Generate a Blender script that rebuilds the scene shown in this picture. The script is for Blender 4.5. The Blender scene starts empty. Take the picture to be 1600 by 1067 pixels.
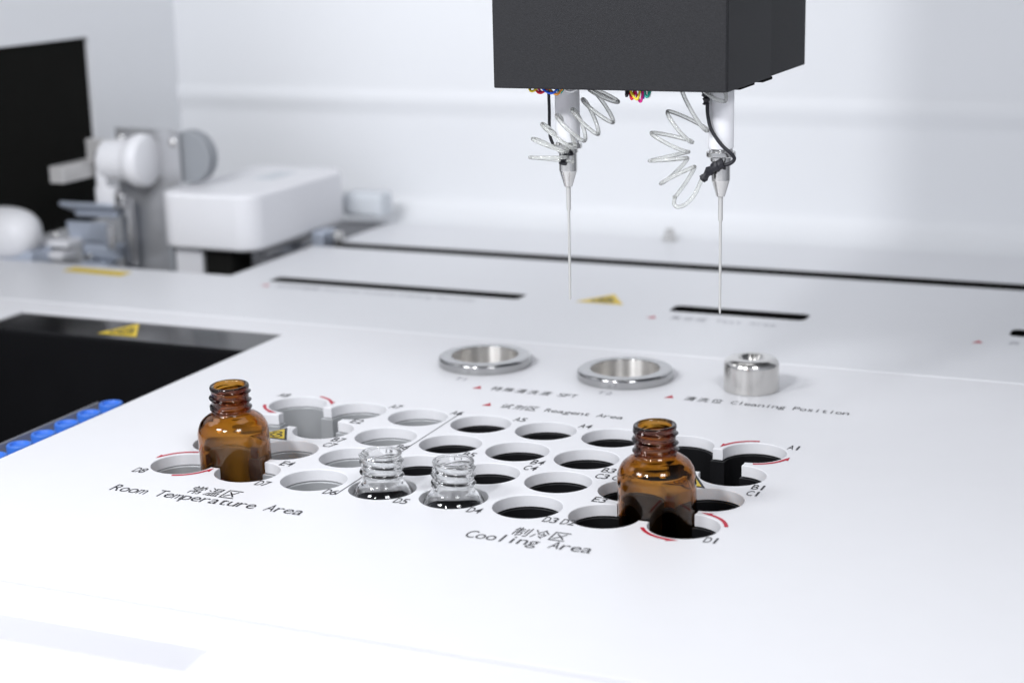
import bpy, bmesh, math, random
from mathutils import Vector, Matrix
random.seed(7)
S = 0.032                      # one hole pitch of the panel in metres; every builder below works in pitches
PI = math.pi
scene = bpy.context.scene
col = scene.collection
rad = math.radians

# ------------------------------------------------------------------ materials
def pmat(name, base, rough=0.5, metal=0.0, spec=0.5, trans=0.0, ior=1.45, coat=0.0,
         noise=0.0, nscale=200.0, bump=0.0, bscale=400.0, rvar=0.0, stretch=None, aniso=0.0):
    m = bpy.data.materials.new(name); m.use_nodes = True
    nt = m.node_tree; b = nt.nodes['Principled BSDF']
    b.inputs['Base Color'].default_value = (*base, 1); b.inputs['Roughness'].default_value = rough
    b.inputs['Metallic'].default_value = metal; b.inputs['Specular IOR Level'].default_value = spec
    b.inputs['Transmission Weight'].default_value = trans; b.inputs['IOR'].default_value = ior
    b.inputs['Coat Weight'].default_value = coat
    if aniso:
        tg = nt.nodes.new('ShaderNodeTangent'); tg.direction_type = 'RADIAL'; tg.axis = 'Z'
        nt.links.new(tg.outputs['Tangent'], b.inputs['Tangent']); b.inputs['Anisotropic'].default_value = aniso
        b.inputs['Anisotropic Rotation'].default_value = .25
    tc = nt.nodes.new('ShaderNodeTexCoord')
    src = tc.outputs['Object']
    if stretch:
        mp = nt.nodes.new('ShaderNodeMapping'); mp.inputs['Scale'].default_value = stretch
        nt.links.new(src, mp.inputs['Vector']); src = mp.outputs['Vector']
    def nz(sc, det=3):
        n = nt.nodes.new('ShaderNodeTexNoise'); n.inputs['Scale'].default_value = sc; n.inputs['Detail'].default_value = det
        nt.links.new(src, n.inputs['Vector']); return n
    if noise:
        n = nz(nscale); mx = nt.nodes.new('ShaderNodeMix'); mx.data_type = 'RGBA'
        mx.inputs['A'].default_value = (*[c * (1 - noise) for c in base], 1)
        mx.inputs['B'].default_value = (*[min(1, c * (1 + noise)) for c in base], 1)
        nt.links.new(n.outputs['Fac'], mx.inputs['Factor']); nt.links.new(mx.outputs['Result'], b.inputs['Base Color'])
    if rvar:
        n = nz(nscale * .37, 4); mr = nt.nodes.new('ShaderNodeMapRange')
        mr.inputs['To Min'].default_value = max(0.01, rough - rvar); mr.inputs['To Max'].default_value = rough + rvar
        nt.links.new(n.outputs['Fac'], mr.inputs['Value']); nt.links.new(mr.outputs['Result'], b.inputs['Roughness'])
    if bump:
        n = nz(bscale, 2); bp = nt.nodes.new('ShaderNodeBump'); bp.inputs['Strength'].default_value = bump
        bp.inputs['Distance'].default_value = 0.0004
        nt.links.new(n.outputs['Fac'], bp.inputs['Height']); nt.links.new(bp.outputs['Normal'], b.inputs['Normal'])
    return m

def glass(name, density, acol, rough=0.0):
    m = bpy.data.materials.new(name); m.use_nodes = True
    nt = m.node_tree; nt.nodes.remove(nt.nodes['Principled BSDF'])
    g = nt.nodes.new('ShaderNodeBsdfGlass'); g.inputs['IOR'].default_value = 1.5; g.inputs['Roughness'].default_value = rough
    out = nt.nodes['Material Output']; nt.links.new(g.outputs['BSDF'], out.inputs['Surface'])
    tc = nt.nodes.new('ShaderNodeTexCoord'); n = nt.nodes.new('ShaderNodeTexNoise'); n.inputs['Scale'].default_value = 110
    n.inputs['Detail'].default_value = 1
    nt.links.new(tc.outputs['Object'], n.inputs['Vector'])
    bp = nt.nodes.new('ShaderNodeBump'); bp.inputs['Strength'].default_value = .05; bp.inputs['Distance'].default_value = .002
    nt.links.new(n.outputs['Fac'], bp.inputs['Height']); nt.links.new(bp.outputs['Normal'], g.inputs['Normal'])
    v = nt.nodes.new('ShaderNodeVolumeAbsorption'); v.inputs['Color'].default_value = (*acol, 1); v.inputs['Density'].default_value = density
    nt.links.new(v.outputs['Volume'], out.inputs['Volume'])
    return m

M = dict(
    panel=pmat('white_coated_panel', (.80, .80, .82), .42, spec=.4, noise=.012, nscale=60, bump=.10, bscale=1500, rvar=.07),
    deck=pmat('grey_white_deck_paint', (.76, .765, .785), .36, spec=.5, noise=.012, nscale=30, bump=.08, bscale=1500, rvar=.03),
    wall=pmat('white_wall_enamel', (.80, .81, .825), .5, spec=.4, noise=.01, nscale=9),
    ink=pmat('black_print_ink', (.018, .018, .022), .5, noise=.3, nscale=900),
    faded=pmat('grey_print_ink', (.32, .32, .35), .5, noise=.2, nscale=900),
    red=pmat('red_print_ink', (.50, .008, .035), .5, noise=.12, nscale=900),
    metalblock=pmat('satin_aluminium', (.47, .48, .49), .40, metal=.35, noise=.05, nscale=120, rvar=.06),
    blackblock=pmat('black_block', (.008, .008, .009), .42, spec=.35, noise=.2, nscale=300),
    steel=pmat('polished_steel', (.46, .46, .46), .13, metal=1, noise=.05, nscale=70, rvar=.03, stretch=(1, 1, .2)),
    steelside=pmat('turned_steel', (.68, .665, .64), .22, metal=1, noise=.05, nscale=60, rvar=.05, stretch=(1, 1, 6), aniso=.7),
    bore=pmat('turned_bore', (.80, .78, .75), .46, metal=1, noise=.05, nscale=60, rvar=.04, stretch=(1, 1, 6), aniso=.92),
    satin=pmat('satin_nickel', (.62, .61, .60), .35, metal=.35, noise=.05, nscale=60),
    satinplate=pmat('satin_steel_plate', (.66, .665, .68), .3, metal=.7, noise=.08, nscale=25, rvar=.08, stretch=(1, 1, 4)),
    chrome=pmat('nickel_fitting', (.74, .73, .71), .22, metal=1, noise=.06, nscale=200, rvar=.06),
    headblack=pmat('textured_black_paint', (.0145, .0145, .0165), .6, spec=.4, noise=.5, nscale=1500, bump=.3, bscale=1700),
    headrear=pmat('fine_black_paint', (.011, .011, .013), .6, spec=.35, noise=.4, nscale=1300, bump=.3, bscale=1500),
    gloss=pmat('glossy_black_sheet', (.010, .010, .011), .16, spec=.5, noise=.15, nscale=40, rvar=.04),
    matblack=pmat('matt_black', (.007, .007, .006), .8, spec=.1, noise=.15, nscale=60),
    dark=pmat('dark_cavity', (.010, .010, .009), .75, spec=.15, noise=.3, nscale=60),
    sleeve=pmat('milky_white_plastic', (.84, .84, .86), .6, spec=.25, noise=.01, nscale=80),
    cover=pmat('white_moulded_cover', (.82, .82, .84), .4, spec=.4, noise=.01, nscale=40, bump=.05, bscale=1200),
    tube=pmat('clear_soft_tubing', (.88, .89, .86), .12, trans=.74, ior=1.38, noise=.02, nscale=200),
    wire=pmat('black_wire', (.015, .015, .02), .45, noise=.1, nscale=300),
    needle=pmat('ceramic_coated_needle', (.66, .655, .63), .3, metal=.5, noise=.03, nscale=200),
    yellow=pmat('yellow_sticker', (.78, .56, .02), .45, noise=.05, nscale=300),
    blue=pmat('blue_cap_plastic', (.050, .19, .70), .42, noise=.06, nscale=200),
    blue2=pmat('pale_blue_plastic', (.09, .20, .66), .42, noise=.06, nscale=200),
    rack=pmat('smoky_clear_plastic', (.50, .51, .56), .2, trans=.5, noise=.1, nscale=80),
    grey=pmat('grey_plastic', (.40, .42, .45), .45, noise=.03, nscale=40),
    darkgrey=pmat('dark_grey_plastic', (.30, .315, .335), .4, noise=.05, nscale=40),
    palegrey=pmat('pale_grey_plastic', (.66, .69, .72), .45, noise=.03, nscale=40),
    bluegrey=pmat('blue_grey_metal', (.52, .57, .66), .34, metal=.4, noise=.05, nscale=40),
    brushed=pmat('brushed_aluminium', (.70, .70, .71), .26, metal=1, noise=.06, nscale=30, rvar=.06, stretch=(1, 1, 5)),
    amber=glass('amber_glass', 1900, (.83, .645, .13)),
    clear=glass('clear_glass', 6, (.75, .9, .85)),
)
for k, c in dict(w_red=(0.75, 0.02, 0.05), w_yellow=(0.9, 0.7, 0.04), w_blue=(0.02, 0.12, 0.75), w_white=(0.9, 0.9, 0.9), w_green=(0.02, 0.42, 0.32),
                 w_orange=(0.85, 0.32, 0.03), w_magenta=(0.8, 0.02, 0.3)).items():
    M[k] = pmat(k.replace('w_', 'wire_') , c, .4, noise=.06, nscale=400)

# ------------------------------------------------------------------ object helpers
def obj(name, bm, mat, parent=None, smooth=None, loc=(0, 0, 0)):
    """One mesh object; smooth = auto-smooth angle in degrees."""
    me = bpy.data.meshes.new(name)
    for v in bm.verts: v.co *= S
    if smooth is not None:
        lim = rad(smooth)
        for f in bm.faces: f.smooth = True
        for e in bm.edges:
            if len(e.link_faces) == 2 and e.calc_face_angle(0) > lim: e.smooth = False
    bm.to_mesh(me); bm.free()
    me.materials.append(mat if not isinstance(mat, str) else M[mat])
    o = bpy.data.objects.new(name, me); col.objects.link(o)
    o.location = [c * S for c in loc]
    if parent: o.parent = parent
    if smooth is not None and smooth < 60:
        wn = o.modifiers.new('weighted_normals', 'WEIGHTED_NORMAL'); wn.mode = 'FACE_AREA'; wn.weight = 100; wn.keep_sharp = True
    return o
def tag(o, label=None, cat=None, group=None, kind=None):
    if label: o['label'] = label
    if cat: o['category'] = cat
    if group: o['group'] = group
    if kind: o['kind'] = kind
    return o
def thing(name, label, cat, loc=(0, 0, 0), group=None, kind=None):
    o = bpy.data.objects.new(name, None); col.objects.link(o); o.location = [c * S for c in loc]
    o.empty_display_size = .01
    return tag(o, label, cat, group, kind)
def copy_tree(o, parent=None):
    c = o.copy(); col.objects.link(c)
    if parent: c.parent = parent
    for ch in [x for x in bpy.data.objects if x.parent == o]: copy_tree(ch, c)
    return c

def bx(bm, lo, hi, bevel=0.0, seg=2):
    r = bmesh.ops.create_cube(bm, size=1)
    vs = r['verts']
    for v in vs:
        v.co = Vector([lo[i] + (v.co[i] + .5) * (hi[i] - lo[i]) for i in range(3)])
    if bevel:
        es = list({e for v in vs for e in v.link_edges})
        bmesh.ops.bevel(bm, geom=es, offset=bevel, segments=seg, affect='EDGES', profile=.5)
    return bm
def box(lo, hi, bevel=0.0, seg=2): return bx(bmesh.new(), lo, hi, bevel, seg)

def lathe(profile, n=64, bm=None, close=False):
    """Revolve (r, z) points round Z; r = 0 ends make a pole."""
    bm = bm or bmesh.new(); rings = []
    for r, z in profile:
        if r < 1e-6: rings.append([bm.verts.new((0, 0, z))])
        else: rings.append([bm.verts.new((r * math.cos(2 * PI * i / n), r * math.sin(2 * PI * i / n), z)) for i in range(n)])
    if close: rings.append(rings[0])
    for a, b in zip(rings, rings[1:]):
        for i in range(n):
            j = (i + 1) % n
            if len(a) == 1 and len(b) == 1: continue
            if len(a) == 1: bm.faces.new((a[0], b[j], b[i]))
            elif len(b) == 1: bm.faces.new((a[i], a[j], b[0]))
            else: bm.faces.new((a[i], a[j], b[j], b[i]))
    bmesh.ops.recalc_face_normals(bm, faces=bm.faces)
    return bm
def move(bm, loc=(0, 0, 0), rot=None):
    m = Matrix.Translation(loc)
    if rot is not None: m = m @ rot
    bmesh.ops.transform(bm, matrix=m, verts=bm.verts); return bm

def catmull(pts, sub=8):
    P = [Vector(p) for p in pts]; out = []
    for i in range(len(P) - 1):
        p0 = P[max(i - 1, 0)]; p1 = P[i]; p2 = P[i + 1]; p3 = P[min(i + 2, len(P) - 1)]
        for k in range(sub):
            t = k / sub
            out.append(.5 * ((2 * p1) + (p2 - p0) * t + (2 * p0 - 5 * p1 + 4 * p2 - p3) * t * t + (3 * p1 - p0 - 3 * p2 + p3) * t ** 3))
    out.append(P[-1]); return out
def sweep(path, r, n=10, bm=None, caps=True):
    bm = bm or bmesh.new(); P = [Vector(p) for p in path]
    T = [(P[min(i + 1, len(P) - 1)] - P[max(i - 1, 0)]).normalized() for i in range(len(P))]
    up = Vector((0, 0, 1)) if abs(T[0].z) < .9 else Vector((1, 0, 0))
    N = (up - T[0] * up.dot(T[0])).normalized(); rings = []
    for i, (p, t) in enumerate(zip(P, T)):
        N = (N - t * N.dot(t)).normalized(); B = t.cross(N)
        rr = r(i / (len(P) - 1)) if callable(r) else r
        rings.append([bm.verts.new(p + rr * (math.cos(2 * PI * k / n) * N + math.sin(2 * PI * k / n) * B)) for k in range(n)])
    for a, b in zip(rings, rings[1:]):
        for k in range(n): bm.faces.new((a[k], a[(k + 1) % n], b[(k + 1) % n], b[k]))
    if caps:
        bm.faces.new(list(reversed(rings[0]))); bm.faces.new(rings[-1])
    bmesh.ops.recalc_face_normals(bm, faces=bm.faces)
    return bm

def plate(loops, z0, z1, bevel=0.0, res=2):
    """Sheet with holes: closed 2D loops, even-odd filled, from z0 to z1, softened rim."""
    cu = bpy.data.curves.new('outline', 'CURVE'); cu.dimensions = '2D'; cu.fill_mode = 'BOTH'
    h = (z1 - z0) / 2; cu.extrude = h - bevel
    cu.bevel_depth = bevel; cu.bevel_resolution = res; cu.offset = -bevel
    for lp in loops:
        sp = cu.splines.new('POLY'); sp.points.add(len(lp) - 1); sp.use_cyclic_u = True
        for p, q in zip(sp.points, lp): p.co = (q[0], q[1], 0, 1)
    o = bpy.data.objects.new('outline', cu); col.objects.link(o)
    dg = bpy.context.evaluated_depsgraph_get(); dg.update()
    me = bpy.data.meshes.new_from_object(o.evaluated_get(dg))
    bpy.data.objects.remove(o); bpy.data.curves.remove(cu)
    bm = bmesh.new(); bm.from_mesh(me); bpy.data.meshes.remove(me)
    bmesh.ops.remove_doubles(bm, verts=bm.verts, dist=1e-5)
    for v in bm.verts: v.co.z += (z0 + z1) / 2
    return bm
def circle(cx, cy, r, n=72): return [(cx + r * math.cos(2 * PI * i / n), cy + r * math.sin(2 * PI * i / n)) for i in range(n)]
def rect(x0, y0, x1, y1): return [(x0, y0), (x1, y0), (x1, y1), (x0, y1)]
def rrect(x0, y0, x1, y1, r, n=8):
    out = []
    for cx, cy, a in ((x1 - r, y0 + r, -90), (x1 - r, y1 - r, 0), (x0 + r, y1 - r, 90), (x0 + r, y0 + r, 180)):
        out += [(cx + r * math.cos(rad(a + 90 * i / n)), cy + r * math.sin(rad(a + 90 * i / n))) for i in range(n + 1)]
    return out
def clover(cx, cy, r, R, n=40):
    """Outline of a centre hole of radius R run together with its four corner holes of radius r."""
    d = math.sqrt(.5)
    al = math.acos((d * d + R * R - r * r) / (2 * d * R)); be = math.acos((d * d + r * r - R * R) / (2 * d * r))
    out = []
    for k in range(4):
        a = PI / 4 + k * PI / 2; qx, qy = cx + d * math.cos(a), cy + d * math.sin(a)
        t0, t1 = a - PI + be, a + PI - be
        out += [(qx + r * math.cos(t0 + (t1 - t0) * i / n), qy + r * math.sin(t0 + (t1 - t0) * i / n)) for i in range(n + 1)]
        e0, e1 = a + al, a + PI / 2 - al
        out += [(cx + R * math.cos(e0 + (e1 - e0) * i / 8), cy + R * math.sin(e0 + (e1 - e0) * i / 8)) for i in range(1, 8)]
    return out

# ------------------------------------------------------------------ lettering
_glyphs = {}
def glyph(ch, weight=0.0):
    if (ch, weight) not in _glyphs:
        cu = bpy.data.curves.new('glyph', 'FONT'); cu.body = ch; cu.size = 1; cu.resolution_u = 3; cu.offset = weight
        o = bpy.data.objects.new('glyph', cu); col.objects.link(o)
        dg = bpy.context.evaluated_depsgraph_get(); dg.update()
        me = bpy.data.meshes.new_from_object(o.evaluated_get(dg))
        bpy.data.objects.remove(o); bpy.data.curves.remove(cu)
        V = [(v.co.x, v.co.y) for v in me.vertices]; F = [tuple(p.vertices) for p in me.polygons]
        bpy.data.meshes.remove(me); _glyphs[(ch, weight)] = (V, F)
    return _glyphs[(ch, weight)]
CAPH = max(v[1] for v in glyph('H')[0])
def lettering(text, x, y, half, cap, cjk, z=.004, widen=.92, weight=0.0):
    """Half-width cells for Latin signs, double cells for Chinese ones; y is the baseline. Flat ink."""
    bm = bmesh.new(); cx = x
    for ch in text:
        wide = ord(ch) > 0x2e80
        w = half * 2 if wide else half
        if ch != ' ':
            V, F = glyph(ch, 0.0 if wide else weight)
            x0, x1 = min(v[0] for v in V), max(v[0] for v in V); y0, y1 = min(v[1] for v in V), max(v[1] for v in V)
            if wide:
                s = cjk / max(x1 - x0, y1 - y0, .8); sx = s; sy = s * 1.36; oy = (cap - (y1 + y0) * sy) / 2
            else:
                sy = cap / CAPH; sx = min(sy, widen * w / (x1 - x0)); oy = 0
            ox = cx + w / 2 - (x0 + x1) / 2 * sx
            vs = [bm.verts.new((ox + a * sx, y + oy + b * sy, z)) for a, b in V]
            for f in F:
                try: bm.faces.new([vs[i] for i in f])
                except ValueError: pass
        cx += w
    for f in bm.faces:
        f.normal_update()
        if f.normal.z < 0: f.normal_flip()
    return bm
def flat(poly, z):
    bm = bmesh.new(); f = bm.faces.new([bm.verts.new((a, b, z)) for a, b in poly]); f.normal_update()
    if f.normal.z < 0: f.normal_flip()
    return bm
def arc_arrow(cx, cy, r, a0, a1, w, z=.004):
    """Curved red arrow from angle a0 to a1 (degrees), its head at a1."""
    n = 18; bm = bmesh.new(); s = 1 if a1 > a0 else -1
    hl = 16; ae = a1 - s * hl; prev = None
    for i in range(n + 1):
        t = rad(a0 + (ae - a0) * i / n)
        a = bm.verts.new((cx + (r - w) * math.cos(t), cy + (r - w) * math.sin(t), z)); b = bm.verts.new((cx + (r + w) * math.cos(t), cy + (r + w) * math.sin(t), z))
        if prev: bm.faces.new((prev[0], prev[1], b, a))
        prev = (a, b)
    t = rad(ae); u = rad(a1)
    h = [bm.verts.new((cx + q * math.cos(g), cy + q * math.sin(g), z)) for q, g in ((r - w, t), (r + w * 2.6, t), (r + w * .4, u))]
    bm.faces.new(h)
    for f in bm.faces:
        f.normal_update()
        if f.normal.z < 0: f.normal_flip()
    return bm
def sticker(parent, apex_x, base_x0, base_x1, y0, y1, z, rim=True):
    """Yellow warning triangle with its dark border and a biohazard-like trefoil."""
    A, B, C3 = (apex_x, y1), (base_x0, y0), (base_x1, y0)
    g = ((A[0] + B[0] + C3[0]) / 3, (A[1] + B[1] + C3[1]) / 3)
    def shrink(k): return [(g[0] + (p[0] - g[0]) * k, g[1] + (p[1] - g[1]) * k) for p in (B, C3, A)]
    st = obj('warning_sticker', flat(shrink(1), z), 'ink' if rim else 'yellow', parent)
    if rim: obj('yellow_triangle', flat(shrink(.80), z + .003), 'yellow', st)
    bm = bmesh.new(); h = (y1 - y0); c = (g[0], g[1] - .02 * h)
    def arc(cx, cy, r, a0, a1, w):
        pr = None
        for i in range(15):
            t = rad(a0 + (a1 - a0) * i / 14)
            a = bm.verts.new((cx + (r - w) * math.cos(t), cy + (r - w) * math.sin(t), z + .006)); b = bm.verts.new((cx + (r + w) * math.cos(t), cy + (r + w) * math.sin(t), z + .006))
            if pr: bm.faces.new((pr[0], pr[1], b, a))
            pr = (a, b)
    for k in range(3):
        t = rad(90 + 120 * k)
        arc(c[0] + .15 * h * math.cos(t), c[1] + .15 * h * math.sin(t), .115 * h, 90 + 120 * k - 140 + 0, 90 + 120 * k + 140, .026 * h)
    arc(c[0], c[1], .10 * h, 0, 360, .018 * h)
    for f in bm.faces:
        f.normal_update()
        if f.normal.z < 0: f.normal_flip()
    obj('hazard_symbol', bm, 'ink', st)
    return st

# ------------------------------------------------------------------ the perforated panel
R1, RE = .432, .500
singles = [(x, y) for x in range(2, 6) for y in range(4)]
clovers = [(.5, .5), (.5, 2.5), (6.5, .5), (6.5, 2.5)]
T1, T2, PO = (1.66, 6.09), (4.08, 6.03), (6.10, 6.01)
panel = thing('perforated_panel', 'large white front panel with rows of round bottle holes and black lettering', 'panel')
loops = [rect(-16, -4.2, 17, 7.62), rect(-8.2, -3.4, -2.52, 6.86)]
loops += [circle(x, y, R1) for x, y in singles] + [clover(*c, R1, RE) for c in clovers] + [circle(*T1, .60), circle(*T2, .60)]
obj('panel_sheet', plate(loops, -.16, 0, .012), 'panel', panel, smooth=35)
obj('edge_highlight', box((-16, 7.585, -.01), (17, 7.628, .008), .008, 3), 'cover', panel, smooth=50)  # added bar, stands in for the highlight along the sheet's rear edge
# blocks under the holes: satin metal on the room-temperature side, black on the cooled side
def block(name, mat, x0, x1, holes, clv, parent):
    lp = [rect(x0, -.8, x1, 3.8)] + [circle(x, y, R1 - .030, 56) for x, y in holes] + [clover(*c, R1 - .028, RE - .022) for c in clv]
    b = obj(name, plate(lp, -1.15, -.166, .012), mat, parent, smooth=35)
    obj('well_floor', box((x0, -.8, -1.25), (x1, 3.8, -1.152)), mat, b)
block('metal_block', 'metalblock', -.8, 2.545, [s for s in singles if s[0] < 2.5], clovers[:2], panel)
block('cooling_block', 'blackblock', 2.555, 7.8, [s for s in singles if s[0] > 2.5], clovers[2:], panel)
# print
def mark(text, x, y, half=.092, cap=.178, cjk=.2, name='hole_label', mat='ink'):
    return obj(name, lettering(text, x, y, half, cap, cjk, weight=.004 if name == 'hole_label' else -.002), mat, panel)
rows = {'A': (3, 3.285), 'B': (2, 1.545), 'C': (1, 1.295), 'D': (0, -.445)}
for r_, (_, by) in rows.items():
    for c in range(1, 8):
        if r_ in 'BC' and c in (2,): continue
        if (r_, c) in (('A', 2), ('D', 2)): continue
        mark(f'{r_}{c}', 8 - c + .362, by)
mark('A8', -.55, 3.285); mark('D8', -.47, -.53); mark('D2', 5.592, -.445); mark('B2', 5.592, 1.545); mark('C2', 5.592, 1.295)
mark('E2', 1.18, 2.42); mark('E4', 1.24, .375); mark('E3', 5.655, .435); mark('E1', 5.72, 2.5)
mark('Room Temperature Area', -.30, -1.25, .1345, .225, .27, 'area_title'); mark('常温区', .68, -.965, .125, .185, .212, 'area_title')
mark('Cooling Area', 4.70, -1.23, .1325, .225, .27, 'area_title'); mark('制冷区', 5.17, -.94, .120, .185, .205, 'area_title')
mark('特殊清洗液 SFT', 2.36, 4.68, .101, .165, .165, 'area_title'); mark('试剂区 Reagent Area', 2.89, 3.86, .1015, .165, .168, 'area_title')
mark('清洗位 Cleaning Position', 5.30, 5.12, .1035, .165, .165, 'area_title')
mark('T1', 1.60, 5.02, .115, .15, .2, 'area_title', 'faded'); mark('T2', 3.98, 5.00, .125, .15, .2, 'area_title', 'faded')
for x, y in ((2.13, 4.66), (2.66, 3.85), (5.06, 5.12)):
    obj('pointer_mark', flat([(x - .04, y), (x + .10, y + .02), (x + .03, y + .17)], .004), 'red', panel)
obj('divider_line', flat([(2.495, 3.43), (2.507, 3.43), (2.560, -.43), (2.546, -.43)], .004), 'ink', panel)
for (cx, cy), spans in {(0, 0): ((100, 172), (-74, -4)), (7, 0): ((207, 281), (14, 84)), (7, 3): ((97, 170), (-76, -6)), (0, 3): ((200, 262), (78, 18))}.items():
    for a0, a1 in spans: obj('rotation_arrow', arc_arrow(cx, cy, .495, a0, a1, .024), 'red', panel)
sticker(panel, .47, .19, .77, 1.38, 1.90, .004)
sticker(panel, 6.53, 6.25, 6.83, 1.38, 1.90, .004)

# ------------------------------------------------------------------ black tray sunk beside the panel
tray = thing('black_tray', 'glossy black sunken tray at left with yellow warning triangle on its rear ledge', 'tray', (-5.4, 5.6, -.05))
t0 = (5.4, -5.6, .05)
def tp(bm): return move(bm, t0)
obj('ledge', tp(box((-8.185, 5.66, -.26), (-2.535, 6.845, -.03), .02)), 'gloss', tray, smooth=40)
bm = bmesh.new()
bx(bm, (-8.15, 5.60, -2.6), (-2.57, 5.655, -.08)); bx(bm, (-8.19, -3.38, -2.6), (-8.155, 5.655, -.03)); bx(bm, (-2.565, -3.38, -2.6), (-2.53, 5.655, -.03))
bx(bm, (-8.6, -3.6, -2.7), (-2.46, 5.655, -2.603))
obj('well', tp(bm), 'gloss', tray)
sticker(tray, -5.46 + 5.4 - .06, -5.74 + 5.4 - .06, -4.90 + 5.4 - .06, 5.88 - 5.6, 6.75 - 5.6, -.024 + .05, rim=False)
rk = thing('tube_rack', 'smoky clear rack holding blue capped tubes inside black tray', 'rack', (-3.45, 1.24, -2.6))
bm = bmesh.new()
bx(bm, (-.42, -3.0, 1.85), (.60, 2.02, 1.93), .01); bx(bm, (-.42, -3.0, 0), (-.38, 2.02, 2.21), .008); bx(bm, (.56, -3.0, 0), (.60, 2.02, 1.84), .008)
bx(bm, (-.37, 1.97, 0), (.55, 2.02, 2.10), .008)
obj('rack_body', bm, 'rack', rk)
bm = bmesh.new()
for k in range(8):
    b2 = lathe([(.055, 1.935), (.055, 2.12), (.045, 2.14), (0, 2.14)], 14); move(b2, (-.27, 1.45 - .57 * k, 0))
    me = bpy.data.meshes.new('peg_tmp'); b2.to_mesh(me); b2.free(); bm.from_mesh(me); bpy.data.meshes.remove(me)
tag(obj('rack_pegs', bm, 'blue2', rk, smooth=40), 'small blue pegs in a row beside the caps')
tube0 = thing('capped_tube', 'tube with round blue cap at the far end of rack row', 'tube', (-3.38, 2.96, -.28), 'blue capped tubes in the rack')
obj('tube_body', lathe([(0, -1.9), (.08, -1.86), (.13, -1.75), (.13, -.2), (.12, -.2), (.12, -1.7), (0, -1.8)], 24), 'clear', tube0, smooth=40)
obj('cap', lathe([(.14, -.36), (.185, -.36), (.19, -.02), (.175, 0), (.14, 0), (.125, -.035), (0, -.04)], 36), 'blue', tube0, smooth=40)
caplab = ['blue capped tube second from the far end of the rack', 'blue capped tube third from the far end of the rack',
          'blue capped tube fourth from the far end of the rack', 'blue capped tube fifth from the far end, near the photo edge',
          'blue capped tube nearest the viewer, half cut by photo edge']
for k, lb in enumerate(caplab):
    c = copy_tree(tube0); c.location = [(-3.38 + .012 * (k + 1)) * S, (2.96 - .565 * (k + 1)) * S, -.28 * S]; c['label'] = lb

# ------------------------------------------------------------------ steel rings and wash post
def ring(loc, label):
    t = thing('steel_ring', label, 'ring', (*loc, 0), 'steel rings on the panel')
    q = [(rad(90 * i / 7)) for i in range(8)]
    pr = [(.56, -.50), (.56, -.165), (.595, -.160), (.595, .002), (.735, .002), (.747, .014)]
    pr += [(.747 - .052 * (1 - math.cos(x)), .103 + .052 * math.sin(x)) for x in q]
    pr += [(.552 - .012 * math.sin(x), .155 - .012 * (1 - math.cos(x))) for x in q] + [(.540, -.50)]
    obj('flange', lathe(pr, 160, close=True), 'steel', t, smooth=32)
    obj('bore', lathe([(.539, .140), (.539, -.45), (.530, -.45), (.5385, -.44), (.5375, .139)], 160, close=True), 'bore', t, smooth=32)
    obj('cup_floor', lathe([(0, -.50), (.529, -.50), (.529, -.45), (0, -.46)], 64), 'bore', t, smooth=40)
    return t
ring(T1, 'polished steel ring standing on the panel above the letters T1, left of the pair')
ring(T2, 'polished steel ring standing on the panel above the letters T2, beside the steel post')
post = thing('wash_post', 'short polished steel post with a dimpled top above the cleaning position lettering', 'post', (*PO, 0))
pr = [(.405, .002), (.415, .010), (.415, .375)]
pr += [(.415 - .13 * (1 - math.cos(rad(a))), .375 + .125 * math.sin(rad(a))) for a in range(9, 91, 9)]
pr += [(.225, .503), (.200, .500), (.188, .490), (.06, .33), (.055, .02), (0, .02)]
obj('post_body', lathe(pr, 96), 'steelside', post, smooth=50)

# ------------------------------------------------------------------ bottles and vials
def neck_ridge(th, z, turns, depth, sig):
    """Height of the screw thread at angle th, height z; turns = list of (z at th=0, slope, th0, th1)."""
    s = 0
    for z0, rise, a0, a1 in turns:
        for k in (-1, 0, 1):
            a = th + 2 * PI * k
            if a0 <= a <= a1:
                fade = min(1, (a - a0) / .5, (a1 - a) / .5)
                s = max(s, fade * depth * math.exp(-((z - (z0 - rise * a / (2 * PI))) / sig) ** 2))
    return s
def bottle_mesh(outer, inner, zr, turns, depth, sig, n=112):
    """Closed glass wall: outer profile bottom to top, then inner profile top to bottom."""
    dense = []
    for (r0, z0), (r1, z1) in zip(outer, outer[1:]):
        k = max(1, int(abs(z1 - z0) / .008)) if zr[0] - .02 <= min(z0, z1) and max(z0, z1) <= zr[1] + .02 else 1
        dense += [(r0 + (r1 - r0) * i / k, z0 + (z1 - z0) * i / k) for i in range(k)]
    dense.append(outer[-1])
    bm = bmesh.new(); rings = []
    for r, z in dense:
        if r < 1e-6: rings.append([bm.verts.new((0, 0, z))]); continue
        rg = []
        for i in range(n):
            t = 2 * PI * i / n; rr = r + (neck_ridge(t, z, turns, depth, sig) if zr[0] <= z <= zr[1] else 0)
            rg.append(bm.verts.new((rr * math.cos(t), rr * math.sin(t), z)))
        rings.append(rg)
    for r, z in inner:
        rings.append([bm.verts.new((0, 0, z))] if r < 1e-6 else [bm.verts.new((r * math.cos(2 * PI * i / n), r * math.sin(2 * PI * i / n), z)) for i in range(n)])
    for a, b in zip(rings, rings[1:]):
        for i in range(n):
            j = (i + 1) % n
            if len(a) == 1: bm.faces.new((a[0], b[j], b[i]))
            elif len(b) == 1: bm.faces.new((a[i], a[j], b[0]))
            else: bm.faces.new((a[i], a[j], b[j], b[i]))
    bmesh.ops.recalc_face_normals(bm, faces=bm.faces)
    return bm
def smoothprof(pts, sub=5):
    return [(max(0, v.x), v.y) for v in catmull([(a, b, 0) for a, b in pts], sub)]
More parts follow.
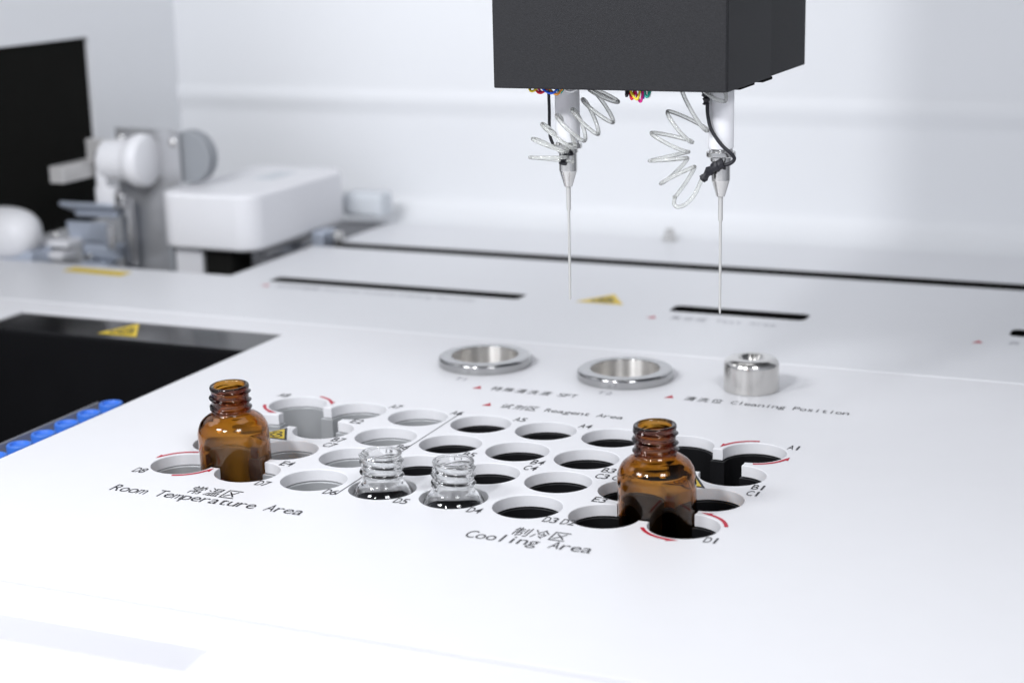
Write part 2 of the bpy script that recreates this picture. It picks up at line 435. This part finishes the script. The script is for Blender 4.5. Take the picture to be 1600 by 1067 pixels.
outer = [(0, -1.10), (.40, -1.10)] + smoothprof([(.40, -1.10), (.452, -1.085), (.474, -1.03)], 4) + [(.478, -.9), (.478, .36)] + \
    smoothprof([(.478, .36), (.476, .40), (.466, .45), (.446, .505), (.412, .56), (.366, .60), (.316, .632), (.276, .658), (.254, .688), (.249, .72)], 4) + \
    [(.249, .725), (.249, .965)] + smoothprof([(.249, .965), (.257, .985), (.263, 1.005), (.263, 1.025), (.256, 1.041), (.243, 1.047)], 4)
inner = smoothprof([(.228, 1.047), (.209, 1.036), (.196, 1.010), (.186, .97)], 4) + [(.183, .75)] + \
    smoothprof([(.183, .71), (.202, .665), (.26, .615), (.33, .575), (.385, .525), (.42, .465), (.437, .40), (.440, .34)], 4) + \
    [(.440, -.9)] + smoothprof([(.440, -.95), (.425, -1.0), (.38, -1.03)], 4) + [(0, -1.02)]
AT = [(.945, .135, .2, .2 + 2 * PI * 1.55)]
amb = bottle_mesh(outer, inner, (.70, 1.0), [(.930, .12, -PI, PI + .6), (.930 - .12, .12, -PI - .6, PI), (.728, 0, -9, 9)], .034, .019)
def amber(loc, label, tilt, dz, mesh=None):
    t = thing('amber_bottle', label, 'bottle', (*loc, dz), 'amber glass bottles')
    if mesh is None: b = obj('glass_body', amb, 'amber', t, smooth=60)
    else:
        b = bpy.data.objects.new('glass_body', mesh); col.objects.link(b); b.parent = t
    t.rotation_euler = tilt
    return b
g0 = amber((6.5, .5), 'open amber glass bottle in the black cooling wells, between labels E3 and D1', (rad(.8), rad(-1.6), rad(20)), .015)
amber((.5, .5), 'open amber glass bottle in the room temperature wells, beside label D7', (rad(.6), rad(-2.6), rad(75)), -.025, g0.data)

vo = [(0, -1.10), (.33, -1.10)] + smoothprof([(.33, -1.10), (.372, -1.085), (.388, -1.03)], 4) + [(.390, -.9), (.390, -.16)] + \
    smoothprof([(.390, -.16), (.387, -.10), (.373, -.045), (.342, .005), (.301, .045), (.273, .080), (.258, .115)], 5) + \
    [(.254, .13), (.254, .43)] + smoothprof([(.254, .43), (.260, .445), (.262, .458), (.258, .470), (.247, .475)], 4)
vi = smoothprof([(.232, .475), (.216, .468), (.209, .45), (.207, .42)], 4) + [(.206, .13)] + \
    smoothprof([(.206, .11), (.22, .075), (.26, .035), (.31, -.01), (.338, -.06), (.35, -.12)], 4) + [(.352, -.9)] + smoothprof([(.35, -.98), (.33, -1.03), (.28, -1.05)], 4) + [(0, -1.045)]
vt = [(.375, .19, -PI, PI + .3), (.275, .19, -PI - .3, PI + .3), (.175, .12, -PI - .3, PI + .2)]
vial0 = thing('clear_vial', 'open clear glass vial in hole D5 beside the thin dividing line', 'vial', (3, 0, .012), 'clear glass vials')
obj('glass_body', bottle_mesh(vo, vi, (.12, .455), vt, .029, .023), 'clear', vial0, smooth=60)
v2 = copy_tree(vial0); v2.location = (4 * S, 0, .012 * S); v2.rotation_euler = (0, rad(1.0), rad(40)); v2['label'] = 'open clear glass vial in hole D4, next to the empty hole D3'

# ------------------------------------------------------------------ dispensing head
HX0, HX1, HY0, HZ = 3.87, 6.94, 1.80, 4.88
head = thing('dispensing_head', 'black box dispensing head with two needle probes and coiled clear tubes below', 'dispenser', (5.4, 3.6, HZ))
h0 = (-5.4, -3.6, -HZ)
def hp(bm): return move(bm, h0)
bm = bmesh.new()
bx(bm, (HX0, HY0, HZ), (HX1, HY0 + .055, 11), .018); bx(bm, (HX1 - .055, HY0 + .0575, HZ), (HX1, 3.80, 11), .010); bx(bm, (HX0, HY0 + .0575, HZ), (HX0 + .055, 5.53, 11), .010)
bx(bm, (HX0 + .058, HY0 + .0575, HZ + .35), (HX1 - .058, 3.79, HZ + .42)); bx(bm, (HX0 + .058, HY0 + .0575, 10.9), (HX1 - .058, 3.79, 10.97))
obj('front_cover', hp(bm), 'headblack', head)
bm = bmesh.new(); bx(bm, (HX1 - .095, 3.803, HZ - .002), (HX1 - .035, 5.72, 11), .010); bx(bm, (HX0 + .058, 5.60, HZ), (HX1 - .098, 5.66, 11), .01)
obj('rear_cover', hp(bm), 'headrear', head)
bm = bmesh.new(); bx(bm, (HX1 - .40, 2.50, HZ - .035), (HX1 - .03, 3.15, HZ - .003), .008); bx(bm, (HX1 - .40, 3.55, HZ - .045), (HX1 - .03, 4.0, HZ - .005), .008)
obj('base_flange', hp(bm), 'matblack', head)

def probe(x, y, dz, zs, drop):
    """One dispensing probe: sleeve, clamp collar, hub, needle."""
    pr_ = obj('probe_sleeve', hp(move(lathe([(0, HZ + .3), (.162, HZ + .3), (.162, zs + .01), (.154, zs), (0, zs)], 48), (x, y, 0))), 'sleeve', head, smooth=40)
    z = zs + drop
    bm = lathe([(0, z), (.120, z), (.120, z - .02), (.185, z - .022), (.188, z - .035), (.188, z - .075), (.180, z - .085), (.135, z - .087), (.135, z - .14), (.118, z - .143), (0, z - .143)], 40)
    for k in range(5):
        a = k * 1.26; b2 = lathe([(0, .02), (.03, .02), (.036, 0), (.036, -.02), (0, -.02)], 12)
        move(b2, (.12 * math.cos(a), .12 * math.sin(a), z - .008)); me = bpy.data.meshes.new('t'); b2.to_mesh(me); b2.free(); bm.from_mesh(me); bpy.data.meshes.remove(me)
    obj('collar', hp(move(bm, (x, y, 0))), 'chrome', pr_, smooth=35)
    h = z - .143
    obj('hub', hp(move(lathe([(0, h - .002), (.116, h - .002), (.118, h - .02), (.118, h - .235), (.112, h - .25), (.055, h - .445), (.048, h - .45), (0, h - .45)], 40), (x, y, 0))), 'chrome', pr_, smooth=28)
    n0 = h - .452
    obj('needle', hp(move(lathe([(0, n0), (.030, n0), (.030, n0 - .30), (.024, n0 - .315), (.0185, n0 - .33), (.0165, 2.02), (.010, dz), (0, dz)], 20), (x, y, 0))), 'needle', pr_, smooth=40)
    return pr_
PX1, PX2, PY = 4.555, 6.635, 2.6
p1 = probe(PX1, PY, 2.00, 4.12, .00)
p2 = probe(PX2, PY, 1.96, 4.10, -.02)
tag(p1, 'left probe sleeve with coil and needle'); tag(p2, 'right probe sleeve with collar, black lead and needle')
def coil(ends, y0, depth, r, last=None, grow=.0):
    """Loose coil: swings between the given (x, z) turning points, alternately in front and behind."""
    pts = []; K = len(ends) - 1
    for k in range(K):
        (xa, za), (xb, zb) = ends[k][:2], ends[k + 1][:2]; lift = ends[k + 1][2] if len(ends[k + 1]) > 2 else 0; s = 1 if k % 2 else -1
        for i in range(18):
            t = i / 18; w = (1 - math.cos(PI * t)) / 2
            d = depth if k < K - 1 else depth * .6
            pts.append((xa + (xb - xa) * w, y0 + s * d * math.sin(PI * t), za + (zb - za) * w + lift * math.sin(PI * t)))
    pts.append((ends[-1][0], y0, ends[-1][1]))
    m = len(pts) - 1
    pts = [(x + .10 + .012 * math.sin(i * .113), y, z + .05 + .012 * math.sin(i * .17 + 1)) for i, (x, y, z) in enumerate(pts)]
    return sweep(pts, r, 12)
c1 = [(5.06, 4.95), (4.86, 4.80), (5.252, 4.615), (4.86, 4.80), (5.162, 4.357), (4.775, 4.66), (4.974, 4.203), (4.613, 4.526), (4.786, 4.114), (4.414, 4.446), (4.625, 4.02),
      (4.203, 4.323), (4.545, 3.975), (4.052, 4.124), (4.54, 3.90), (4.029, 3.877), (4.60, 3.845)]
c2 = [(6.20, 5.02), (6.655, 4.69, -.06), (6.10, 4.86, .22), (6.429, 4.304), (5.903, 4.518), (6.24, 4.153), (5.701, 4.244), (6.168, 4.029), (5.68, 3.891), (6.168, 3.95), (5.81, 3.606), (6.268, 3.84),
      (6.005, 3.44)]
obj('coiled_tube', hp(coil(c1, PY - .24, .13, .026)), 'tube', p1, smooth=60)
cm = coil(c2, PY - .24, .16, .026)
cm2 = sweep(catmull([(6.105, PY - .24, 3.49), (6.115, PY - .30, 3.42), (6.17, PY - .33, 3.385), (6.27, PY - .3, 3.42), (6.37, PY - .25, 3.54), (6.44, PY - .2, 3.71), (6.50, PY - .17, 3.80)], 8), .027, 12)
me = bpy.data.meshes.new('t'); cm2.to_mesh(me); cm2.free(); cm.from_mesh(me); bpy.data.meshes.remove(me)
obj('coiled_tube', hp(cm), 'tube', p2, smooth=60)
obj('black_lead', hp(sweep(catmull([(6.514, PY - .2, 4.70), (6.522, PY - .2, 4.533), (6.578, PY - .22, 4.355), (6.703, PY - .22, 4.179), (6.828, PY - .2, 4.063), (6.856, PY - .16, 3.988), (6.783, PY - .16, 3.926), (6.63, PY - .16, 3.90)], 8), .024, 10)), 'wire', p2, smooth=60)
def tape(path, r0, r1, parent):
    b = sweep(catmull(path, 6), lambda t: r0 + (r1 - r0) * t + .010 * math.sin(23 * t), 9)
    for v in b.verts: v.co += Vector((random.uniform(-1, 1), random.uniform(-1, 1), random.uniform(-1, 1))) * .006
    return obj('tape_wrap', hp(b), 'wire', parent, smooth=25)
tape([(6.72, PY - .13, 3.93), (6.62, PY - .15, 3.89), (6.52, PY - .17, 3.81), (6.45, PY - .19, 3.71)], .075, .045, p2)
tape([(6.46, PY - .18, 4.86), (6.50, PY - .2, 4.76), (6.50, PY - .2, 4.66)], .05, .035, p2)
obj('black_lead', hp(sweep(catmull([(4.293, PY, 4.92), (4.296, PY, 4.74), (4.300, PY, 4.50), (4.297, PY, 4.317), (4.309, PY, 4.166), (4.36, PY, 4.05)], 8), .021, 10)), 'wire', p1, smooth=60)
tape([(4.68, PY - .13, 3.995), (4.58, PY - .18, 3.95), (4.56, PY - .2, 3.84)], .03, .05, p1)
# bundles of thin coloured wires looping just below the cover
def bundle(x0, x1, y, dip, cols, spread):
    bw = None
    for i, c in enumerate(cols):
        f = i / (len(cols) - 1); a = x0 + (x1 - x0) * .68 * f; b = a + (x1 - x0) * (.32 + .10 * math.sin(i * 2.3))
        yy = y + spread * (i % 3) * .4; zb = HZ - dip * (.62 + .38 * math.sin(PI * f)) * (.85 + .15 * math.sin(i * 1.9))
        path = catmull([(a, yy + .1, HZ + .30), (a + .04 * math.cos(i), yy, HZ + .05), (a + (b - a) * .45, yy - .05, zb), (b - .05, yy, HZ + .03), (b, yy + .08, HZ + .30)], 8)
        w = hp(sweep(path, .0165, 8))
        o = obj('wire_loop', w, c, head, smooth=60)
W = ['w_yellow', 'w_red', 'w_magenta', 'w_blue', 'w_orange', 'w_green', 'w_white']
bundle(4.24, 4.95, 1.97, .08, W, .05)
bundle(5.56, 5.98, 1.97, .15, ['wire', 'w_red', 'wire', 'w_yellow', 'w_magenta', 'w_blue', 'w_green', 'w_white'], .10)

# ------------------------------------------------------------------ rear deck, front sheet, walls
deck = thing('deck_surface', 'pale grey rear deck with slots behind the white panel', None, kind='structure')
ZD = -.035
SL, SM, SR = rrect(-5.27, 10.74, .22, 11.25, .10), rrect(3.20, 10.70, 5.72, 11.27, .14), rrect(9.20, 10.72, 12.2, 11.28, .14)
obj('deck_sheet', plate([[(-16, 7.64), (17, 7.64), (17, 14.34), (-6.28, 14.34), (-6.28, 10.98), (-16, 10.98)], SL, SM, SR], ZD - .022, ZD, .006), 'deck', deck, smooth=35)
obj('rear_strip', box((-6.0, 14.97, ZD - .022), (17, 17.45, ZD), .006), 'deck', deck)
bm = bmesh.new()
bx(bm, (-6.24, 14.0, -.75), (17, 15.3, -.65)); bx(bm, (-5.98, 14.97, -.648), (17, 15.02, ZD - .024)); bx(bm, (-5.98, 14.28, -.648), (17, 14.32, ZD - .024))
obj('groove', bm, 'matblack', deck)
def trough(name, x0, x1, y0, y1, zb, mat):
    bm = bmesh.new(); w = .03
    bx(bm, (x0 - w, y0 - w, zb), (x1 + w, y1 + w, zb + .03))
    bx(bm, (x0 - w, y0 - w, zb + .032), (x0, y1 + w, ZD - .024)); bx(bm, (x1, y0 - w, zb + .032), (x1 + w, y1 + w, ZD - .024))
    bx(bm, (x0, y0 - w, zb + .032), (x1, y0, ZD - .024)); bx(bm, (x0, y1, zb + .032), (x1, y1 + w, ZD - .024))
    return obj(name, bm, mat, deck)
trough('slot_cavity', -5.4, .35, 10.6, 11.4, -1.0, 'dark')
trough('slot_cavity', 3.0, 5.82, 10.6, 11.4, -1.0, 'dark'); trough('slot_cavity', 8.95, 12.3, 10.6, 11.4, -1.0, 'dark')
zt = ZD + .004
for nm, tx, x, y, hf, mt in (('area_title', '反应杯装载 Reaction Cuvette Loading Position', -4.82, 10.30, .098, 'faded'), ('area_title', '测试区 Test Area', 3.38, 10.14, .124, 'faded'),
                             ('area_title', '共享试剂 Shared', 9.25, 10.14, .124, 'faded')):
    obj(nm, lettering(tx, x, y, hf, .165, .175, zt), mt, deck)
for x, y in ((-5.10, 10.28), (3.06, 10.05), (8.76, 10.03)):
    obj('pointer_mark', flat([(x - .05, y), (x + .13, y + .03), (x + .04, y + .19)], zt), 'red', deck)
sticker(deck, 1.80, 1.32, 2.27, 10.90, 11.72, zt, rim=False)
obj('yellow_label', flat([(-9.98, 10.30), (-8.45, 10.22), (-8.45, 10.62), (-9.98, 10.70)], zt), 'yellow', deck)

front = thing('front_sheet', 'white front edge sheet below the panel seam', None, kind='structure')
obj('front_top', plate([rect(-16, -16, 17, -4.245), [(-3.6, -5.58), (3.72, -5.5), (3.66, -4.96), (-3.6, -4.97)]], -.80, -.012, .012), 'panel', front, smooth=35)
obj('shadow_recess', box((-3.9, -5.9, -.90), (3.9, -4.7, -.803)), 'panel', front)  # floor of a recess added and cut deep to make a soft shadow patch

lower = thing('lower_floor', 'hidden grey base sheet under the deck openings', None, kind='structure')
obj('base_sheet', box((-16, 11.0, -1.0), (-6.3, 18.1, -.9)), 'brushed', lower)
obj('channel_side', box((-6.29, 11.0, -.9), (-6.25, 14.27, ZD - .03)), 'brushed', lower)
obj('under_sheet', box((-16, -16, -3.2), (17, 18.6, -3.0)), 'matblack', lower)

wall = thing('back_wall', 'tall white rear wall with an added ridge that makes shadow bands', None, kind='structure')
prof = [(17.455, ZD - .10), (17.455, ZD - .002)] + [(17.46 + .74 * math.sin(rad(a)), ZD + .60 - .60 * math.cos(rad(a))) for a in range(6, 91, 12)] + \
       [(18.2, 2.36), (18.18, 2.48), (18.13, 2.64), (18.105, 2.74), (18.105, 2.84), (18.135, 2.98), (18.2, 3.12), (18.2, 14), (18.6, 14), (18.6, ZD - .1)]  # ridge added to the profile to give the wall soft shadow bands
bm = bmesh.new()
A = [bm.verts.new((-14, y, z)) for y, z in prof]; B = [bm.verts.new((17, y, z)) for y, z in prof]
for i in range(len(prof) - 1): bm.faces.new((A[i], B[i], B[i + 1], A[i + 1]))
bm.faces.new(A); bm.faces.new(list(reversed(B))); bm.faces.new((A[-1], B[-1], B[0], A[0]))
bmesh.ops.recalc_face_normals(bm, faces=bm.faces)
obj('wall_sheet', bm, 'wall', wall, smooth=30)
lw = thing('side_wall', 'white left side wall with a dark window', None, kind='structure')
bm = bmesh.new(); bx(bm, (-12.6, 3, 4.46), (-12.2, 18.6, 14)); bx(bm, (-12.6, 14.72, -.9), (-12.2, 18.6, 4.458)); bx(bm, (-12.6, 3, -.9), (-12.2, 14.718, .2))
obj('wall_sheet', bm, 'wall', lw)
win = tag(obj('dark_window', box((-12.58, 3, .203), (-12.30, 14.715, 4.455)), 'matblack'), 'large matt black window panel set in the left side wall', 'window')

scr = thing('wall_screw', 'small nickel screw standing on the rear strip before the back wall', 'screw', (1.05, 17.25, ZD))
obj('screw_head', lathe([(0, .20), (.08, .26), (.11, .23), (.11, .09), (.15, .09), (.17, .07), (.17, 0), (0, 0)], 20), 'chrome', scr, smooth=35)

# ------------------------------------------------------------------ white cover over the channel
cov = thing('white_cover', 'rounded white moulded cover over a dark channel at left', 'cover', (-7.9, 14.4, .15))
bm = plate([rrect(-8.95 + 7.9, 12.30 - 14.4, -6.52 + 7.9, 16.5 - 14.4, .48, 12)], 0, 1.22, .10, 5)
obj('cover_shell', bm, 'cover', cov, smooth=40)
obj('top_recess', move(box((-.30, -.16, 1.221), (.20, .95, 1.235), .005), (.35, .25, 0)), 'palegrey', cov)
bm = bmesh.new(); bx(bm, (-.78, -1.86, -.62), (-.10, -1.2, -.004), .02)
obj('front_foot', bm, 'cover', cov)
bm = bmesh.new(); bx(bm, (-.06, -1.80, -.60), (.62, -1.0, -.006), .02)
obj('foot_pin', box((-.92, -1.9, -.56), (-.80, -1.6, -.004), .01), 'darkgrey', cov)
obj('slide_block', bm, 'dark', cov)
bm = bmesh.new(); bx(bm, (.40, -.98, -.66), (.60, 1.9, -.02), .02); bx(bm, (.96, -1.3, -.34), (1.14, 1.7, -.16), .02)
obj('slide_rail', bm, 'brushed', cov)
gb = tag(obj('grey_box', box((-.52, -.35, 0), (.52, .30, .55), .10), 'palegrey', loc=(-6.30, 17.0, .22)), 'small grey box behind the white cover at the back wall', 'box')
ft = thing('guide_fitting', 'small metal guide fitting at the end of the black groove', 'fitting', (-6.05, 14.9, -.3))
obj('fitting_block', box((-.42, -.3, 0), (-.12, .3, .52), .03), 'bluegrey', ft); obj('fitting_pin', move(lathe([(0, .5), (.12, .5), (.13, .47), (.13, 0), (0, 0)], 20), (.08, 0, 0)), 'chrome', ft, smooth=40)

# ------------------------------------------------------------------ clamp mechanism at far left
mech = thing('clamp_mechanism', 'metal clamp mechanism with white roller on an upright plate', 'mechanism', (-9.5, 13.0, -.9))
m0 = (9.5, -13.0, .9)
def mp(bm): return move(bm, m0)
pl = obj('back_plate', mp(box((-10.42, 13.05, -.9), (-8.77, 13.14, 2.63), .015)), 'satinplate', mech)
for sx, sz in ((-10.28, 2.38), (-8.92, 2.33)):
    obj('screw', mp(move(lathe([(0, .07), (.05, .07), (.085, .04), (.085, 0), (0, 0)], 18), (sx, 13.05, sz), Matrix.Rotation(rad(90), 4, 'X'))), 'chrome', pl, smooth=35)
rx = Matrix.Rotation(rad(90), 4, 'X')
obj('roller', mp(move(lathe([(0, 0), (.38, 0), (.43, .04), (.45, .10), (.46, .55), (.49, .72), (.56, .82), (.59, .92), (.58, 1.04), (.52, 1.12), (.34, 1.16), (0, 1.17)], 48), (-10.42, 12.66, 1.97), Matrix.Rotation(rad(90), 4, 'Y'))), 'cover', mech, smooth=40)
obj('roller_shaft', mp(move(lathe([(0, 0), (.16, 0), (.16, .40), (0, .40)], 24), (-9.62, 13.05, 1.97), rx)), 'chrome', mech, smooth=40)
obj('rear_disc', mp(move(lathe([(0, .05), (.30, .05), (.34, 0), (.55, 0), (.58, .03), (.58, .14), (.52, .15), (.50, .22), (.56, .23), (.56, .34), (.52, .36), (0, .36)], 48), (-8.66, 13.55, 2.0), rx)), 'darkgrey', mech, smooth=40)
bm = bmesh.new(); bx(bm, (-10.95, 11.35, 1.62), (-10.58, 12.9, 1.98), .02)
obj('square_bar', mp(bm), 'satin', mech)
bm = bmesh.new(); bx(bm, (-10.86, 12.55, 1.90), (-10.70, 12.75, 2.42), .02); bx(bm, (-10.68, 12.55, 2.12), (-9.9, 12.75, 2.42), .02)
obj('ear_bracket', mp(bm), 'satin', mech)
bm = bmesh.new(); bx(bm, (-10.50, 12.35, 1.16), (-10.26, 12.50, 2.08), .03); bx(bm, (-10.56, 12.36, .90), (-10.05, 12.62, 1.40), .03)
obj('link_arm', mp(bm), 'cover', mech)
bm = bmesh.new()
b2 = box((-.72, -.25, -.05), (.66, .25, .05), .03); move(b2, (-10.72, 12.42, .93), Matrix.Rotation(rad(-24), 4, 'X')); me = bpy.data.meshes.new('t'); b2.to_mesh(me); b2.free(); bm.from_mesh(me); bpy.data.meshes.remove(me)
bx(bm, (-11.22, 12.42, .70), (-10.10, 12.62, .90), .05)
obj('clamp_plate', mp(bm), 'bluegrey', mech, smooth=50)
bm = bmesh.new()
b2 = box((-.58, -.05, -.24), (.58, .05, .22), .03); move(b2, (-10.64, 12.20, .44), Matrix.Rotation(rad(16), 4, 'X')); me = bpy.data.meshes.new('t'); b2.to_mesh(me); b2.free(); bm.from_mesh(me); bpy.data.meshes.remove(me)
bx(bm, (-11.0, 12.26, -.2), (-10.02, 12.6, .16), .07); bx(bm, (-10.86, 12.0, -.42), (-10.2, 12.5, -.22), .04)
obj('clamp_block', mp(bm), 'bluegrey', mech, smooth=50)
bm = bmesh.new(); bx(bm, (-10.08, 12.02, .10), (-9.92, 12.10, .66), .02); bx(bm, (-9.96, 12.5, -.3), (-9.80, 12.72, 1.15), .04); bx(bm, (-10.02, 12.3, .95), (-9.78, 12.52, 1.28), .04)
obj('clamp_edge', mp(bm), 'brushed', mech)
obj('clamp_screw', mp(move(lathe([(0, .10), (.06, .10), (.09, .05), (.09, 0), (0, 0)], 18), (-10.60, 12.05, -.10), rx)), 'chrome', mech, smooth=35)
bm = bmesh.new(); bx(bm, (-12.0, 11.6, -.12), (-11.0, 12.1, .04), .03); bx(bm, (-11.9, 11.7, .14), (-10.9, 12.3, .28), .03); bx(bm, (-12.1, 11.2, -.4), (-11.4, 11.5, -.10), .03)
obj('guide_tab', mp(bm), 'cover', mech)
obj('tie_screw', mp(move(lathe([(0, .06), (.06, .06), (.08, .03), (.08, 0), (0, 0)], 18), (-11.5, 12.1, .34))), 'chrome', mech, smooth=35)
wr = thing('white_roller', 'rounded white roller cut by the left edge of the photo', 'roller', (-11.7, 11.25, .45))
obj('roller_body', move(lathe([(0, -.95), (.40, -.95), (.50, -.80), (.56, -.5), (.57, -.1), (.55, .14), (.50, .34), (.42, .48), (.30, .58), (.16, .64), (0, .66)], 48), (-.30, 0, .05), Matrix.Rotation(rad(90), 4, 'Y')), 'cover', wr, smooth=40)
obj('roller_mount', box((-.6, -.25, -1.3), (.35, .5, -.30), .04), 'bluegrey', wr)

# ------------------------------------------------------------------ camera
F = 2697.8 / 1600
cd = bpy.data.cameras.new('camera'); cam = bpy.data.objects.new('camera', cd); col.objects.link(cam)
cam.location = (12.97228 * S, -18.34596 * S, 7.06174 * S)
cam.rotation_euler = (rad(76.01130), rad(1.27943), rad(23.58239))
cd.sensor_width = 36; cd.lens = 36 * F; cd.clip_start = .02; cd.clip_end = 20
cd.dof.use_dof = True; cd.dof.focus_distance = 22.2 * S; cd.dof.aperture_fstop = 8.5
scene.camera = cam

# ------------------------------------------------------------------ light
def area(name, loc, target, sx, sy, power, colr=(1, 1, 1), spread=180, shape='RECTANGLE'):
    l = bpy.data.lights.new(name, 'AREA'); l.shape = shape; l.size = sx * S; l.size_y = sy * S; l.energy = power; l.color = colr; l.spread = rad(spread)
    o = bpy.data.objects.new(name, l); col.objects.link(o); o.location = Vector(loc) * S
    o.rotation_euler = (Vector(target) - Vector(loc)).to_track_quat('-Z', 'Y').to_euler(); return o
CW = (.95, .965, 1.0)
area('softbox_left', (-8.0, -13.0, 16), (0, -4, 0), 5, 5, 2.05, CW, 160)
area('round_lamp', (0.0, -22, 20), (3, 0, 0), 3.4, 3.4, 3.6, CW, 160, shape='DISK')
area('softbox_right', (19, -13, 21), (4, 0, 0), 7, 7, 2.5, CW, 160)
area('side_fill', (-14, 2, 16), (-6, 10, 0), 8, 8, .26, CW, 120)  # added fill light, brightens the white cover from the left
area('top_fill', (0, 8, 22), (0, 8, 0), 14, 10, .28, CW, 120)  # added overhead fill to lift the rear brightness, no real fixture
area('wall_fill', (-5, 5, 12), (-4.5, 18.2, 3), 8, 8, .10, CW, 60)  # added fill, narrow spread shapes where the wall's bright part ends
w = bpy.data.worlds.new('World'); scene.world = w; w.use_nodes = True
nt = w.node_tree; bg = nt.nodes['Background']; bg.inputs['Strength'].default_value = .56
tc = nt.nodes.new('ShaderNodeTexCoord'); sep = nt.nodes.new('ShaderNodeSeparateXYZ'); nt.links.new(tc.outputs['Generated'], sep.inputs['Vector'])
def mr(sock, a, b, c, d):
    n = nt.nodes.new('ShaderNodeMapRange'); n.interpolation_type = 'SMOOTHSTEP'
    for k, v in zip(('From Min', 'From Max', 'To Min', 'To Max'), (a, b, c, d)): n.inputs[k].default_value = v
    nt.links.new(sock, n.inputs['Value']); return n.outputs['Result']
fy = mr(sep.outputs['Y'], -.7, .7, 1, .35); fz = mr(sep.outputs['Z'], .25, .85, 1, .22)     # pale room to the front, dark ceiling
mu = nt.nodes.new('ShaderNodeMath'); mu.operation = 'MULTIPLY'; nt.links.new(fy, mu.inputs[0]); nt.links.new(fz, mu.inputs[1])
mc = nt.nodes.new('ShaderNodeMix'); mc.data_type = 'RGBA'; mc.inputs['A'].default_value = (0, 0, 0, 1); mc.inputs['B'].default_value = (.85, .89, 1, 1)
nt.links.new(mu.outputs[0], mc.inputs['Factor']); nt.links.new(mc.outputs['Result'], bg.inputs['Color'])

scene.view_settings.view_transform = 'Standard'; scene.view_settings.look = 'None'; scene.view_settings.gamma = 1; scene.view_settings.exposure = 0
scene.view_settings.use_curve_mapping = False
cy = scene.cycles
cy.use_denoising = True; cy.max_bounces = 16; cy.transmission_bounces = 14; cy.glossy_bounces = 6; cy.diffuse_bounces = 5; cy.transparent_max_bounces = 12
cy.caustics_refractive = True; cy.caustics_reflective = False; cy.blur_glossy = .5; cy.sample_clamp_indirect = 8
